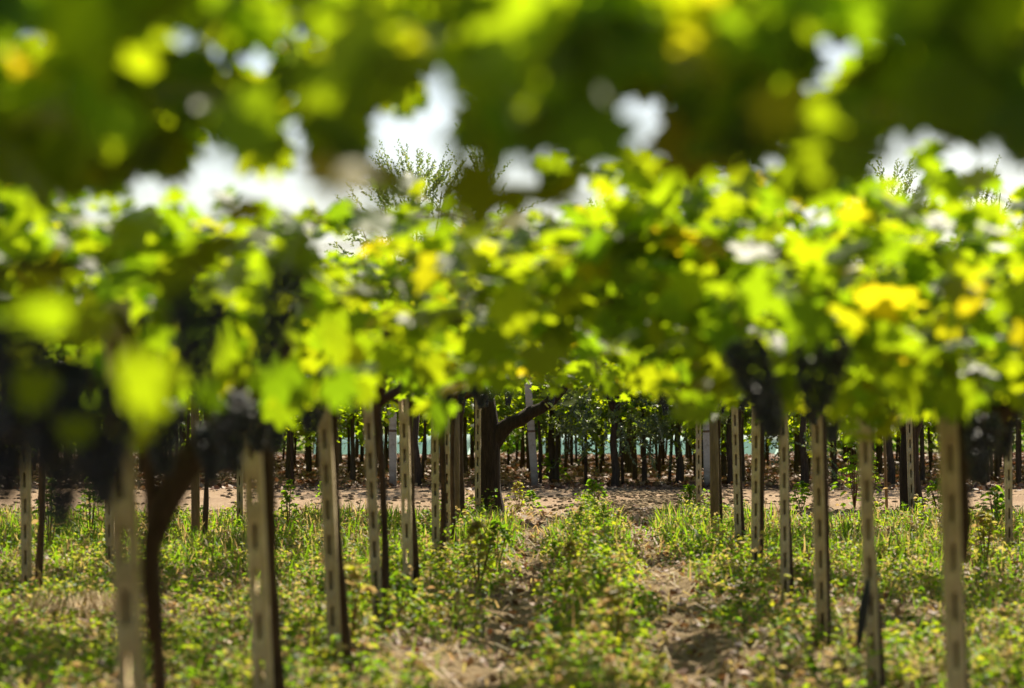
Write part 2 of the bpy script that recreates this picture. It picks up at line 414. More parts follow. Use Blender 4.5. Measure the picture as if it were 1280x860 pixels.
# ------------------------------------------------------------------ vines
def trunk_mesh(name, H=1.62, r=0.042, lean=(0.0, 0.0), seed=0, mat='vine_bark'):
    rs = random.Random(seed); mb = MB()
    pts, rad = [], []
    ph = rs.uniform(0, 6)
    for i in range(15):
        f = i / 14
        pts.append((lean[0] * f + 0.010 * math.sin(f * 5 + ph), lean[1] * f + 0.015 * math.cos(f * 4.3 + ph), -0.12 + f * (H + 0.12)))
        rad.append(r * (1.30 - 0.45 * min(f * 2, 1) + 0.55 * max(0, f - 0.75) * 2 + rs.uniform(-0.08, 0.08)))
    mb.tube(pts, rad, 10, rough=0.22)
    me = mb.mesh(name, M[mat])
    return me, pts[-1]
def arms_mesh(name, head, r=0.03, seed=0, n=4, reach=1.3):
    rs = random.Random(seed); mb = MB()
    for k in range(n):
        th = k * 6.283 / n + rs.uniform(-0.5, 0.5)
        pts, rad = [], []
        for i in range(9):
            f = i / 8
            pts.append((head[0] + math.cos(th) * reach * f + rs.uniform(-.02, .02), head[1] + math.sin(th) * reach * f + rs.uniform(-.02, .02),
                        head[2] - 0.03 + 0.34 * min(1, f * 1.9) + rs.uniform(-.015, .015)))
            rad.append(r * (1.15 - 0.75 * f))
        mb.tube(pts, rad, 8, rough=0.2)
    return mb.mesh(name, M['vine_bark'])

def skirt_leaves(n, z0=1.60, z1=1.95):
    """leaves hanging low round the head of a vine"""
    P = np.stack([rng.normal(0, 0.75, n), rng.normal(0, 0.9, n), rng.uniform(z0, z1, n)], 1)
    N_ = np.stack([rng.normal(0, .6, n), rng.normal(-.75, .5, n), np.full(n, .05)], 1)
    T = np.stack([rng.normal(0, .5, n), rng.normal(0, .5, n), np.full(n, -.9)], 1)
    return P, N_, T, rng.uniform(.09, .15, n)
def roof_leaves(X, Y):
    n = 3300
    y = rng.uniform(3.5, 6.2, n) if Y < 3 else rng.uniform(4.5, 8.0, n); x = rng.uniform(0.0, 1.5, n) * (-1 if X < 0 else 1)
    z = rng.uniform(1.86, 2.75, n)
    P = np.stack([x, y, z], 1)
    px, py, d = proj(P)
    k = (d > 3.5) & (py > -800) & (py < 182) & (px > -300) & (px < 1700)
    k &= (py > -90) | (rng.random(n) < np.where(px > 560, 0.04, 0.10))  # leaves above the frame are unseen, added to shade the ones in view
    if Y > 3: k &= rng.random(n) < 0.75
    P = P[k]; n = len(P)
    N_ = np.stack([rng.normal(0, .5, n), rng.normal(.30, .55, n), np.full(n, .6)], 1)
    T = np.stack([rng.normal(0, .6, n), rng.normal(-.3, .6, n), np.full(n, -.6)], 1)
    S = rng.uniform(.10, .17, n)
    if X < 0 and Y < 3:                                    # leaves of a low shoot on the straw-tuft side
        hand = [(172, 440, 3.5, .105), (112, 375, 3.9, .085), (215, 325, 4.4, .09), (38, 458, 4.2, .075), (92, 512, 4.4, .06), (165, 518, 5.2, .08), (188, 478, 5.2, .09), (20, 360, 4.6, .09), (262, 470, 5.4, .08)]
        P = np.concatenate([P, [(at(a, c), c, zat(b, c)) for a, b, c, e in hand]])
        m_ = len(hand)
        N_ = np.concatenate([N_, np.stack([rng.normal(.1, .3, m_), np.full(m_, -.9), np.full(m_, -.05)], 1)])
        T = np.concatenate([T, np.stack([rng.normal(0, .3, m_), np.zeros(m_), -np.ones(m_)], 1)])
        S = np.concatenate([S, [e for *_, e in hand]])
    return P, N_, T, S, (len(hand) if X < 0 and Y < 3 else 0)

N_VAR = 7
fol_var, cane_var = [], []
for v in range(N_VAR):
    P, Nn, T, S, cn = shoot_leaves([68, 32, 58, 26, 64, 38, 54][v], z0=2.0, z1=2.46, hang=0.0, length=(0.6, 1.2))
    fol_var.append(foliage_mesh("foliage", P, Nn, T, S, hi=False, yellow=0.05)); cane_var.append(canes_mesh("vine_canes", cn, 2))
trunk_var = [trunk_mesh("trunk", 1.62, 0.027 + 0.007 * random.random(), (random.uniform(-.01, .03), random.uniform(-.02, .05)), s) for s in range(5)]
arm_short = [arms_mesh("arms", h, 0.02, s, 3, 0.45) for s, (me, h) in enumerate(trunk_var)]
arm_var = [arms_mesh("arms", h, 0.03, s) for s, (me, h) in enumerate(trunk_var)]

ROW_TXT = {-4.5: "outer row past the straw tuft", -1.5: "row ending at the thick old vine", 1.5: "row ending at the wooden stake",
           4.5: "outer row with the stout trunk", -7.5: "second row out beyond the straw tuft", 7.5: "second row out beyond the stout trunk"}
ORD = ["first", "second", "third", "fourth", "fifth", "sixth", "seventh", "eighth", "ninth", "tenth", "eleventh", "twelfth"]
LEFT_Y  = [2.0, 5.0, 7.9, 11.0, 14.0, 16.8, 19.8, 22.9, 25.6, 28.6]
RIGHT_Y = [1.4, 4.3, 7.2, 10.2, 13.1, 16.0, 18.9, 22.1, 25.2, 28.3, 33.6]
OUT_L   = [7.5, 10.5, 13.4, 16.4, 19.3, 22.5, 27.5, 31.2]
OUT_R   = [6.8, 9.8, 12.8, 15.8, 18.8, 22.2, 26.2, 29.8, 33.8]
FAR_L   = [19.5, 22.8, 26.0, 29.4, 32.4]
FAR_R   = [22.0, 25.5, 29.0, 32.4]
vine_pos = {}
POST_AT = {(-1.5, 9): (572, 28.6, 0.0), (-1.5, 2): (174, 7.9, 2.4), (-1.5, 3): (333, 11.0, 2.8), (-1.5, 4): (420, 14.0, 2.6), (-1.5, 5): (473, 16.8, 2.8), (-1.5, 6): (511, 19.8, 1.6), (-1.5, 7): (545, 22.9, 0.6), (-1.5, 8): (559, 25.6, 0.3),
           (1.5, 3): (1194, 10.2, 1.6), (1.5, 4): (1090, 13.1, 1.9), (1.5, 5): (1026, 16.0, 1.5), (1.5, 6): (980, 18.9, 0.4), (1.5, 7): (943, 22.1, -0.3), (1.5, 8): (922, 25.2, 1.4)}
k = 0
for X, Ys in ((-1.5, LEFT_Y), (1.5, RIGHT_Y), (-4.5, OUT_L), (4.5, OUT_R), (-7.5, FAR_L), (7.5, FAR_R)):
    for i, Y in enumerate(Ys):
        x = X + (0.075 if X < 0 else 0.03) + random.uniform(-.02, .02); y = Y + 0.13; lean_ = 0.0
        if (X, i) in POST_AT:
            ppx, pd, lean_ = POST_AT[(X, i)]; x = at(ppx, pd) + (0.050 if X < 0 else 0.04); y = pd + 0.10
        lab = "gnarled grapevine, %s along the %s" % (ORD[i], ROW_TXT[X])
        root = empty("grapevine", (x, y, float(ground_z(x, y))), lab, "grapevine", "vines trained overhead on slotted posts")
        vine_pos[(X, i)] = (x, y)
        tv = k % 5; k += 1
        tr_me, head = trunk_var[tv]
        t_o = obj("trunk", tr_me, root); a_o = obj("arms", arm_var[tv] if Y > 9 else arm_short[tv], root)
        t_o.rotation_euler.y = a_o.rotation_euler.y = -R(lean_)
        if Y < 13.5 and abs(X) < 2:                        # close vines: each its own canopy, built leaf by leaf
            P, Nn, T, S, cn = shoot_leaves(58 if Y > 6.5 else 54, z0=1.78, z1=2.50 if Y > 6.5 else 2.36)
            G = P + np.array([x, y, 0])
            if Y < 6.9:                                     # the shoots that roof the near end of the aisle
                P2, N2, T2, S2, nh = roof_leaves(X, Y); P = np.concatenate([P, P2 - [x, y, 0]]); Nn = np.concatenate([Nn, N2]); T = np.concatenate([T, T2]); S = np.concatenate([S, S2])
                G = P + np.array([x, y, 0])
            else:
                P2, N2, T2, S2 = skirt_leaves(170); P = np.concatenate([P, P2]); Nn = np.concatenate([Nn, N2]); T = np.concatenate([T, T2]); S = np.concatenate([S, S2])
                G = P + np.array([x, y, 0])
            kk = keep_near(G, S)
            if Y < 6.9 and nh: kk[-nh:] = True
            obj("foliage", foliage_mesh("foliage", P[kk], Nn[kk], T[kk], S[kk], hi=True, yellow=0.04 if Y < 6.9 else 0.06, lo=0.12 if Y < 6.9 else 0.08, hi_t=0.72 if Y < 6.9 else 0.70), root)
            cn = [c for c in cn if keep_near(np.array(c) + np.array([x, y, 0]), np.full(len(c), 0.05)).all() and (y > 6.5 or min(p[1] for p in c) + y > 3.5)]
            for c_ in cn: obj("cane", canes_mesh("cane", [c_]), root)
        elif not (Y < 13.5 and False):
            v = random.randrange(N_VAR)
            f_o = obj("foliage", fol_var[v], root); c_o = obj("vine_canes", cane_var[v], root)
            rz = random.choice([0, 1, 2, 3]) * math.pi / 2
            f_o.rotation_euler.z = rz; c_o.rotation_euler.z = rz

# the thick old forked vine by the track
ox, oy = at(611, 32.0), 32.0
root = empty("old_grapevine", (ox, oy, float(ground_z(ox, oy))), "thick dark forked old grapevine beside the pale dirt track", "grapevine")
mb = MB()
mb.tube([(0.02, 0, -0.15), (0.01, 0, 0.05), (0, 0, 0.35), (-0.01, 0, 0.75), (-0.02, 0, 1.1), (-0.05, 0.02, 1.45), (-0.09, 0.05, 1.8), (-0.15, 0.1, 2.05)],
        [0.26, 0.205, 0.165, 0.16, 0.175, 0.15, 0.12, 0.07], 14, rough=0.16)
obj("trunk", mb.mesh("trunk", M['old_bark']), root)
mb = MB()
mb.tube([(-0.03, 0.0, 0.82), (0.05, 0.0, 1.00), (0.16, -0.01, 1.16), (0.29, -0.02, 1.25), (0.42, -0.03, 1.30), (0.55, -0.02, 1.39), (0.70, 0.0, 1.45), (0.84, 0.02, 1.56), (0.97, 0.03, 1.70), (1.12, 0.05, 1.92)],
        [0.11, 0.125, 0.115, 0.098, 0.09, 0.086, 0.076, 0.07, 0.062, 0.05], 12, rough=0.18)
obj("branch", mb.mesh("branch", M['old_bark']), root)
P, Nn, T, S, cn = shoot_leaves(44, cell=(3.4, 3.0), z0=1.92, z1=2.4, hang=0)
obj("foliage", foliage_mesh("foliage", P, Nn, T, S, hi=False), root); obj("vine_canes", canes_mesh("vine_canes", cn, 2), root)

# stout trunk at the end of the outer row
sx_, sy_ = at(1137, 34.3), 34.3
root = empty("old_grapevine", (sx_, sy_, float(ground_z(sx_, sy_))), "stout black vine trunk right behind a pale slotted post by the track".replace("right ", ""), "grapevine")
mb = MB()
mb.tube([(0, 0, -0.15), (0, 0, 0.1), (-0.04, 0, 0.6), (-0.02, 0, 1.1), (0.10, 0, 1.5), (0.30, 0, 1.85)], [0.20, 0.16, 0.135, 0.13, 0.12, 0.08], 12, rough=0.18)
obj("trunk", mb.mesh("trunk", M['old_bark']), root)
mb = MB(); mb.tube([(-0.02, 0, 1.0), (-0.12, 0, 1.35), (-0.35, 0.05, 1.75), (-0.6, 0.05, 1.95)], [0.10, 0.09, 0.07, 0.05], 10, rough=0.18)
obj("branch", mb.mesh("branch", M['old_bark']), root)
P, Nn, T, S, cn = shoot_leaves(40, z0=1.82, z1=2.3)
obj("foliage", foliage_mesh("foliage", P, Nn, T, S, hi=False), root)

# heavy low arm of the vine next to the closest right post (dark mass under the leaves)
def part_arm(key_xy, pts, rad):
    for o in col.objects:
        if o.name.startswith("grapevine") and abs(o.location.x - key_xy[0]) < 1e-3 and abs(o.location.y - key_xy[1]) < 1e-3:
            mb = MB(); mb.tube(pts, rad, 12, rough=0.12)
            obj("arm", mb.mesh("arm", M['vine_bark']), o)
part_arm(vine_pos[(1.5, 3)], [(0.0, 0, 0.95), (0.0, 0.01, 1.12), (-0.02, 0.02, 1.3), (0.02, 0.03, 1.45), (0.12, 0.05, 1.56), (0.25, 0.1, 1.66), (0.45, 0.2, 1.80), (0.6, 0.3, 1.9)], [0.02, 0.036, 0.045, 0.058, 0.06, 0.055, 0.045, 0.03])
part_arm(vine_pos[(-1.5, 2)], [(-0.03, 0, 0.85), (-0.035, 0.0, 1.02), (-0.03, 0.0, 1.18), (0.01, 0.0, 1.30), (0.07, 0.02, 1.42), (0.16, 0.06, 1.54), (0.28, 0.12, 1.68), (0.4, 0.2, 1.85)], [0.018, 0.028, 0.036, 0.048, 0.055, 0.054, 0.045, 0.03])
part_arm(vine_pos[(-1.5, 3)], [(-0.05, 0, 0.95), (-0.055, 0.0, 1.15), (-0.07, 0.0, 1.32), (-0.12, 0.0, 1.45), (-0.2, 0.02, 1.58), (-0.34, 0.08, 1.75)], [0.02, 0.034, 0.045, 0.05, 0.045, 0.03])

# ------------------------------------------------------------------ slotted concrete posts
def slotted_post(width=0.09, blind=True, H=1.98, slot_w=0.026, slot_h=0.115, pitch=0.205, z_first=0.10, depth=0.09):
    xs = [-width / 2, -slot_w / 2, slot_w / 2, width / 2]
    zs = [-0.25]; z = z_first; filled_row = []
    while z + slot_h < H - 0.05:
        zs += [z, z + slot_h]; z += pitch
    zs.append(H); ny = [-depth / 2, depth / 2]
    nrow = len(zs) - 1
    solid = np.ones((3, nrow), bool)
    for r_ in range(nrow):
        if r_ % 2 == 1: solid[1, r_] = False
    V = []; idx = {}
    def vid(i, j, k):
        if (i, j, k) not in idx: idx[(i, j, k)] = len(V); V.append((xs[i], ny[j], zs[k]))
        return idx[(i, j, k)]
    Fc = []
    for i in range(3):
        for k_ in range(nrow):
            if not solid[i, k_]: continue
            Fc.append((vid(i,0,k_), vid(i+1,0,k_), vid(i+1,0,k_+1), vid(i,0,k_+1)))
            Fc.append((vid(i+1,1,k_), vid(i,1,k_), vid(i,1,k_+1), vid(i+1,1,k_+1)))
            if i == 0 or not solid[i-1, k_]: Fc.append((vid(i,1,k_), vid(i,0,k_), vid(i,0,k_+1), vid(i,1,k_+1)))
            if i == 2 or not solid[i+1, k_]: Fc.append((vid(i+1,0,k_), vid(i+1,1,k_), vid(i+1,1,k_+1), vid(i+1,0,k_+1)))
            if k_ == 0 or not solid[i, k_-1]: Fc.append((vid(i,0,k_), vid(i,1,k_), vid(i+1,1,k_), vid(i+1,0,k_)))
            if k_ == nrow-1 or not solid[i, k_+1]: Fc.append((vid(i,1,k_+1), vid(i,0,k_+1), vid(i+1,0,k_+1), vid(i+1,1,k_+1)))
    mb = MB(); mb.add(V, Fc)
    for r_ in range(1, nrow, 2):                            # a thin web added at the back so that most slots stay dark
        if blind or r_ % 4 == 1:
            mb.box(-slot_w / 2 - .002, slot_w / 2 + .002, depth / 2 - .018, depth / 2 - .003, zs[r_] - .002, zs[r_ + 1] + .002)
    return mb
post_me = slotted_post().mesh("slotted_post", M['concrete'], smooth=False)
post_open = slotted_post(blind=False).mesh("slotted_post", M['concrete'], smooth=False)
post_pale = slotted_post(width=0.105).mesh("slotted_post", M['pale_concrete'], smooth=False)
tie_mb = MB()
tie_mb.tube([(0.052 * math.cos(a) * 1.05, 0.046 * math.sin(a) * 1.05, 0.004 * math.sin(2 * a)) for a in np.linspace(0, 6.2, 5)[:0]] or
            [(-0.05, -0.042, 0), (0.05, -0.042, 0.004), (0.05, 0.042, 0), (-0.05, 0.042, 0.003), (-0.05, -0.042, 0.008)], 0.0028, 6)
tie_me = tie_mb.mesh("wire_tie", M['wire'])

PG = "slotted concrete trellis posts"
def post(x, y, label, lean=0.0, tie=None, me=None, yaw=0.0, scale=1.0):
    root = empty("slotted_post", (x, y, float(ground_z(x, y))), label, "post", PG)
    o = obj("post_shaft", me or post_me, root)
    if tie:
        for z in (tie if isinstance(tie, (list, tuple)) else [tie]):
            obj("wire_tie", tie_me, root, (0, 0, z))
    root.rotation_euler = (R(random.uniform(-0.5, 0.5)), -R(lean), yaw)
    root.scale = (scale, scale, 1)
    return root
# px is where the shaft meets the ground in the photo, d how far away it stands
posts = [
 (174, 7.9, 2.4, (1.43, 1.10), "wide slotted concrete post beside the thick brown vine arm and hanging grapes", 1.08),
 (333, 11.0, 2.8, (1.35,), "slotted concrete post tied once, one after the post with the brown arm", 1.10),
 (420, 14.0, 2.6, (1.38,), "third slotted concrete post towards the thick old vine, weeds round its foot", 1.0),
 (473, 16.8, 2.8, None, "slotted concrete post leaning most, fourth towards the thick old vine", 0.95),
 (511, 19.8, 1.6, (1.2,), "slotted concrete post fifth towards the thick old vine, speckled with light", 1.0),
 (545, 22.9, 0.6, None, "slotted concrete post sixth towards the thick old vine, close before a twin", 0.92),
 (559, 25.6, 0.3, None, "slotted concrete post seventh towards the thick old vine, just behind a twin", 0.88),
 (575, 29.0, 0.0, None, "thin slotted concrete post behind the round wooden pole", 0.75),
 (597, 31.4, -0.2, None, "slotted concrete post touching the thick old vine trunk", 0.95),
 (1194, 10.2, 1.6, (1.0,), "broad brown slotted concrete post beside the dark drooping vine arm", 0.98),
 (1090, 13.1, 1.9, (1.36,), "slotted concrete post with a black strip hanging at its foot", 0.95),
 (1026, 16.0, 1.5, (1.40,), "slotted concrete post with its top under the hanging grapes, third towards wooden stake", 0.92),
 (980, 18.9, 0.4, (1.35,), "upright slotted concrete post fourth in line towards the wooden stake", 0.90),
 (943, 22.1, -0.3, None, "slotted concrete post fifth in line towards the wooden stake", 0.95),
 (922, 25.2, 1.4, None, "leaning slotted concrete post just before the wooden stake", 0.90),
 (873, 33.0, 0.2, None, "slim grey slotted post last of its row by the dirt track", 0.98),
 (30, 19.3, 0.6, None, "slotted concrete post in the outer row near the straw tuft", 0.92),
 (135, 22.4, 0.6, (1.36,), "slotted concrete post in the outer row beyond the straw tuft, dark vine beside it", 0.92),
 (299, 31.2, 0.3, None, "pale slotted concrete post at the outer row's end by the track", 0.95),
 (1137, 33.4, 1.6, None, "light grey slotted post in front of the stout black trunk", 1.0),
 (1257, 26.0, 0.3, None, "slotted concrete post in the outer row beside leafy weeds", 0.92),
]
for px, d, lean, tie, lab, sc in posts:
    post(at(px, d), d, lab, lean, tie, post_open if px in (174, 511, 333) else None, R(random.uniform(-4, 4)), sc * (0.80 if d < 15 else 0.86))
# pale solid posts beyond the track
def pale_post(px, d, lean, lab, H=2.1, wd=0.13):
    x = at(px, d)
    root = empty("concrete_post", (x, d, float(ground_z(x, d))), lab, "post", "pale plain posts beyond the track")
    mb = MB(); mb.box(-wd/2, wd/2, -wd/2, wd/2, -0.2, H)
    o = obj("post_shaft", mb.mesh("post_shaft", M['pale_concrete'], smooth=False), root)
    bv = o.modifiers.new("edge", 'BEVEL'); bv.width = 0.012; bv.segments = 2
    mb = MB(); mb.box(-wd/2-.004, wd/2+.004, -wd/2-.004, wd/2+.004, 0.98, 1.02)
    obj("wire_tie", mb.mesh("wire_tie", M['wire'], smooth=False), root)
    root.rotation_euler = (0, -R(lean), 0)
pale_post(491, 43.4, 0.3, "pale white plain post across the track under dark far vines")
pale_post(669, 43.2, 4.0, "leaning pale plain post across the track behind the old vine branch")
pale_post(884, 43.4, 1.5, "pale plain post across the track behind the slim slotted post", 2.0)

# wooden stakes with thin twisted vines
def stake(px, d, H, lean, lab, r=0.05):
    x = at(px, d)
    root = empty("wooden_stake", (x, d, float(ground_z(x, d))), lab, "stake", "round wooden stakes")
    mb = MB(); mb.tube([(0, 0, -0.2), (0.005, 0, H * .5), (0, 0, H)], [r, r * .96, r * .9], 12, rough=0.08)
    obj("stake_shaft", mb.mesh("stake_shaft", M['stake_wood']), root)
    root.rotation_euler = (0, -R(lean), 0)
stake(893, 28.3, 1.95, 0.8, "brown wooden stake with a side shoot standing by the grey slotted posts", 0.055)
stake(570, 28.4, 1.95, 0.2, "round tan wooden pole in front of the thick old vine, thin vine twisted beside", 0.045)
stake(1106, 35.0, 1.7, 2.0, "thin dark stake between bright green saplings by the track", 0.022)
stake(243, 27.4, 1.95, 0.6, "short rough wooden stake alone in the outer row grass", 0.05)

# ------------------------------------------------------------------ grape bunches
def ico(sub=1):
    t_ = (1 + 5 ** .5) / 2
    V = [(-1,t_,0),(1,t_,0),(-1,-t_,0),(1,-t_,0),(0,-1,t_),(0,1,t_),(0,-1,-t_),(0,1,-t_),(t_,0,-1),(t_,0,1),(-t_,0,-1),(-t_,0,1)]
    Fc = [(0,11,5),(0,5,1),(0,1,7),(0,7,10),(0,10,11),(1,5,9),(5,11,4),(11,10,2),(10,7,6),(7,1,8),(3,9,4),(3,4,2),(3,2,6),(3,6,8),(3,8,9),(4,9,5),(2,4,11),(6,2,10),(8,6,7),(9,8,1)]
    V = [Vector(v).normalized() for v in V]
    for _ in range(sub):
        mid = {}; nf = []
        def m_(a, b):
            key = (min(a, b), max(a, b))
            if key not in mid: mid[key] = len(V); V.append(((V[a] + V[b]) / 2).normalized())
            return mid[key]
        for a, b, c in Fc:
            ab, bc, ca = m_(a, b), m_(b, c), m_(c, a)
            nf += [(a, ab, ca), (b, bc, ab), (c, ca, bc), (ab, bc, ca)]
        Fc = nf
    return np.array([tuple(v) for v in V]), np.array(Fc)
IV, IF = ico(1)
def bunch_mesh(L_=0.25, Wd=0.065, shoulders=1.0, seed=0):
    r_ = np.random.default_rng(seed); C = []
    tries = 0
    while len(C) < 115 and tries < 6000:
        tries += 1
        f = r_.random() ** 0.8
        rad = Wd * (1 - 0.72 * f) * (1.0 if f > 0.12 else 0.6 + 3.3 * f)
        th = r_.random() * 6.283; rr = rad * (0.72 + 0.28 * r_.random())
        c = np.array([rr * math.cos(th) * shoulders, rr * math.sin(th), -f * L_])
        if all(np.sum((c - q) ** 2) > 0.0165 ** 2 for q in C): C.append(c)
    C = np.array(C); n = len(C)
    rad = r_.uniform(0.0105, 0.0130, n)
    V = C[:, None, :] + IV[None] * rad[:, None, None] * np.array([1, 1, 1.12])
    fi = (IF[None] + (np.arange(n) * len(IV))[:, None, None]).ravel()
    return mesh_from("berries", V.reshape(-1, 3), fi, np.full(n * len(IF), 3), M['grape'], smooth=True)
bunch_var = [bunch_mesh(0.21, 0.070, 1.0, 1), bunch_mesh(0.22, 0.072, 1.35, 2), bunch_mesh(0.17, 0.064, 0.95, 3), bunch_mesh(0.27, 0.066, 1.0, 4)]
mb = MB(); mb.tube([(0, 0, -0.03), (0.004, 0, 0.03), (0.0, 0.01, 0.09), (0.01, 0.0, 0.15)], [0.004, 0.0035, 0.0035, 0.003], 6)
stem_me = mb.mesh("stem", M['cane'])
GG = "bunches of black grapes"
def bunch(x, y, ztop, v, lab, tilt=0.0, sc=1.0):
    root = empty("grape_bunch", (x, y, ztop), lab, "grape bunch", GG)
    obj("berries", bunch_var[v], root); obj("stem", stem_me, root)
    root.rotation_euler = (R(random.uniform(-6, 6)), R(tilt), random.uniform(0, 6.28) if abs(tilt) < 5 else 0)
    root.scale = (sc, sc, sc)
hero = [  # px, py of the top, distance, variant, tilt, scale, label
 (14, 400, 4.6, 1, 0, 1.0, "black grape bunch at the edge, uppermost of the big dark mass"),
 (72, 448, 4.8, 0, 8, 1.05, "black grape bunch under a pale leaf in the big dark mass"),
 (118, 475, 4.6, 1, 4, 1.0, "black grape bunch hanging under the huge bright yellow leaf"),
 (82, 515, 5.0, 3, -4, 0.9, "long low black grape bunch at the bottom of the big dark mass"),
 (8, 505, 5.0, 0, 0, 0.95, "black grape bunch below another, cut by the frame edge"),
 (128, 545, 5.3, 2, 0, 0.9, "short black grape bunch lowest beside the post with the brown arm"),
 (246, 365, 4.4, 1, 0, 0.75, "broad black grape bunch hanging alone among yellow leaves"),
 (364, 335, 4.4, 3, 17, 0.72, "slanting long black grape bunch highest among the leaves"),
 (202, 505, 7.6, 0, 0, 1.05, "black grape bunch just above the brown vine arm"),
 (288, 492, 7.4, 1, 0, 1.1, "wide black grape bunch over the top of a slotted post"),
 (262, 535, 7.8, 2, 0, 1.0, "small black grape bunch low beside the brown vine arm"),
 (352, 478, 9.4, 3, 5, 1.0, "black grape bunch between the second and third slotted posts"),
 (318, 505, 10.2, 0, 0, 0.95, "black grape bunch touching the second slotted post's top"),
 (388, 486, 12.5, 1, 0, 1.0, "black grape bunch beside the third slotted post's top"),
 (928, 425, 7.4, 3, -18, 1.15, "slanting black grape bunch over the leaning posts"),
 (955, 470, 8.2, 0, -10, 1.0, "black grape bunch just below the slanting bunch"),
 (1028, 422, 7.6, 1, 6, 1.1, "broad black grape bunch among bright green leaves"),
 (1012, 470, 11.5, 0, 0, 1.0, "black grape bunch on top of a slotted post beneath broad bunch"),
 (1186, 425, 9.5, 2, 0, 1.0, "small black grape bunch above the broad brown post"),
 (1226, 520, 9.8, 1, 0, 1.2, "wide black grape bunch hanging from the drooping dark arm"),
 (1252, 505, 10.6, 0, 0, 1.1, "black grape bunch past the drooping dark arm"),
 (1205, 500, 10.8, 3, 0, 1.1, "long black grape bunch hugging the broad brown post"),
 (492, 432, 13.0, 2, 0, 1.0, "small black grape bunch half hidden by leaves over leaning post"),
 (548, 478, 15.5, 0, 0, 1.0, "black grape bunch over the fifth post of the old vine row"),
]
for px, py, d, v, tilt, sc, lab in hero:
    bunch(at(px, d), d, zat(py, d), v, lab, tilt, sc)
# bunches hanging along the rows
c = 0
for (X, i), (x, y) in list(vine_pos.items()):
    if y < 12 or abs(X) > 5: continue
    nb = 4 if abs(X) < 2 else 3
    for j in range(nb):
        c += 1
        bx = x + random.uniform(-.9, .9); by = y + random.uniform(-1.2, 1.2); bz = random.uniform(1.66, 1.84)
        bunch(bx, by, bz, random.randrange(4), "%s black grape bunch on the %s vine of the %s" % (["long", "small", "round", "loose"][j], ORD[i], ROW_TXT[X].replace("ending at", "to").replace("outer row past", "row past").replace("outer row with", "row with")), random.uniform(-4, 4), random.uniform(0.85, 1.05))
for j, (px, py, d) in enumerate([(878, 482, 28), (900, 492, 27.6), (915, 480, 27.2), (690, 478, 31.6), (576, 492, 29.6), (622, 470, 30.5)]):
    bunch(at(px, d), d, zat(py, d), j % 4, ["black grape bunch over the slim grey slotted post", "black grape bunch touching the brown wooden stake", "black grape bunch between wooden stake and leaning slotted post",
          "black grape bunch at the tip of the old vine branch", "black grape bunch beside the round tan pole's top", "black grape bunch above the old vine's fork"][j], 0, 1.1)

# black strip hanging at a post foot
sx1, sy1 = at(1076, 13.0), 13.0
mb = MB(); zz0 = zat(745, 13.0); zz1 = zat(812, 13.0)
mb.tube([(0.03, 0.0, 0.10), (0.02, 0, 0.02), (0, 0, -0.08), (-0.015, 0.004, -0.2), (-0.03, 0.0, -0.30)], [0.010, 0.022, 0.026, 0.018, 0.006], 8, rough=0.2)
m, t, N, L, P = new_mat("black_rubber"); P.inputs["Base Color"].default_value = (0.012, 0.012, 0.012, 1); P.inputs["Roughness"].default_value = 0.6
o = obj("rubber_strip", mb.mesh("rubber_strip", m), None, (sx1, sy1, zz0)); tag(o, "black rubber strip dangling beside a slotted post's foot", "strip")

# ------------------------------------------------------------------ ground vegetation
def density_mask(x, y):
    """1 = thick growth, 0 = bare"""
    wob = 0.05 * np.sin(y * 0.4)
    t = np.exp(-((x - (-0.60) - wob) / 0.21) ** 4) + np.exp(-((x - 0.66 - wob) / 0.22) ** 4)
    patch = 0.5 + 0.5 * np.sin(x * 1.7 + 3 * np.sin(y * 0.31)) * np.sin(y * 0.83 + 2 * np.sin(x * 0.9))
    m_ = (0.20 + 0.85 * patch ** 1.3) * (1 - 0.93 * np.clip(t, 0, 1))
    centre = np.exp(-((x - 0.03) / 0.22) ** 2)
    m_ = m_ + 0.45 * centre
    m_ = m_ * np.clip((32.7 + 0.5 * np.sin(x * 1.3) + 0.4 * np.sin(x * 3.1) - 1.6 * np.exp(-((x + 0.75) / 0.75) ** 2) - y) / 1.2, 0, 1)
    return np.clip(m_, 0, 1)
def scatter(n, y0, y1, half=0.235, margin=0.6):
    y = np.sqrt(rng.uniform(y0 ** 2, y1 ** 2, n)); x = rng.uniform(-1, 1, n)
    lo = -0.25 * y - margin; hi = 0.185 * y + margin
    x = lo + (x + 1) / 2 * (hi - lo)
    return x, y

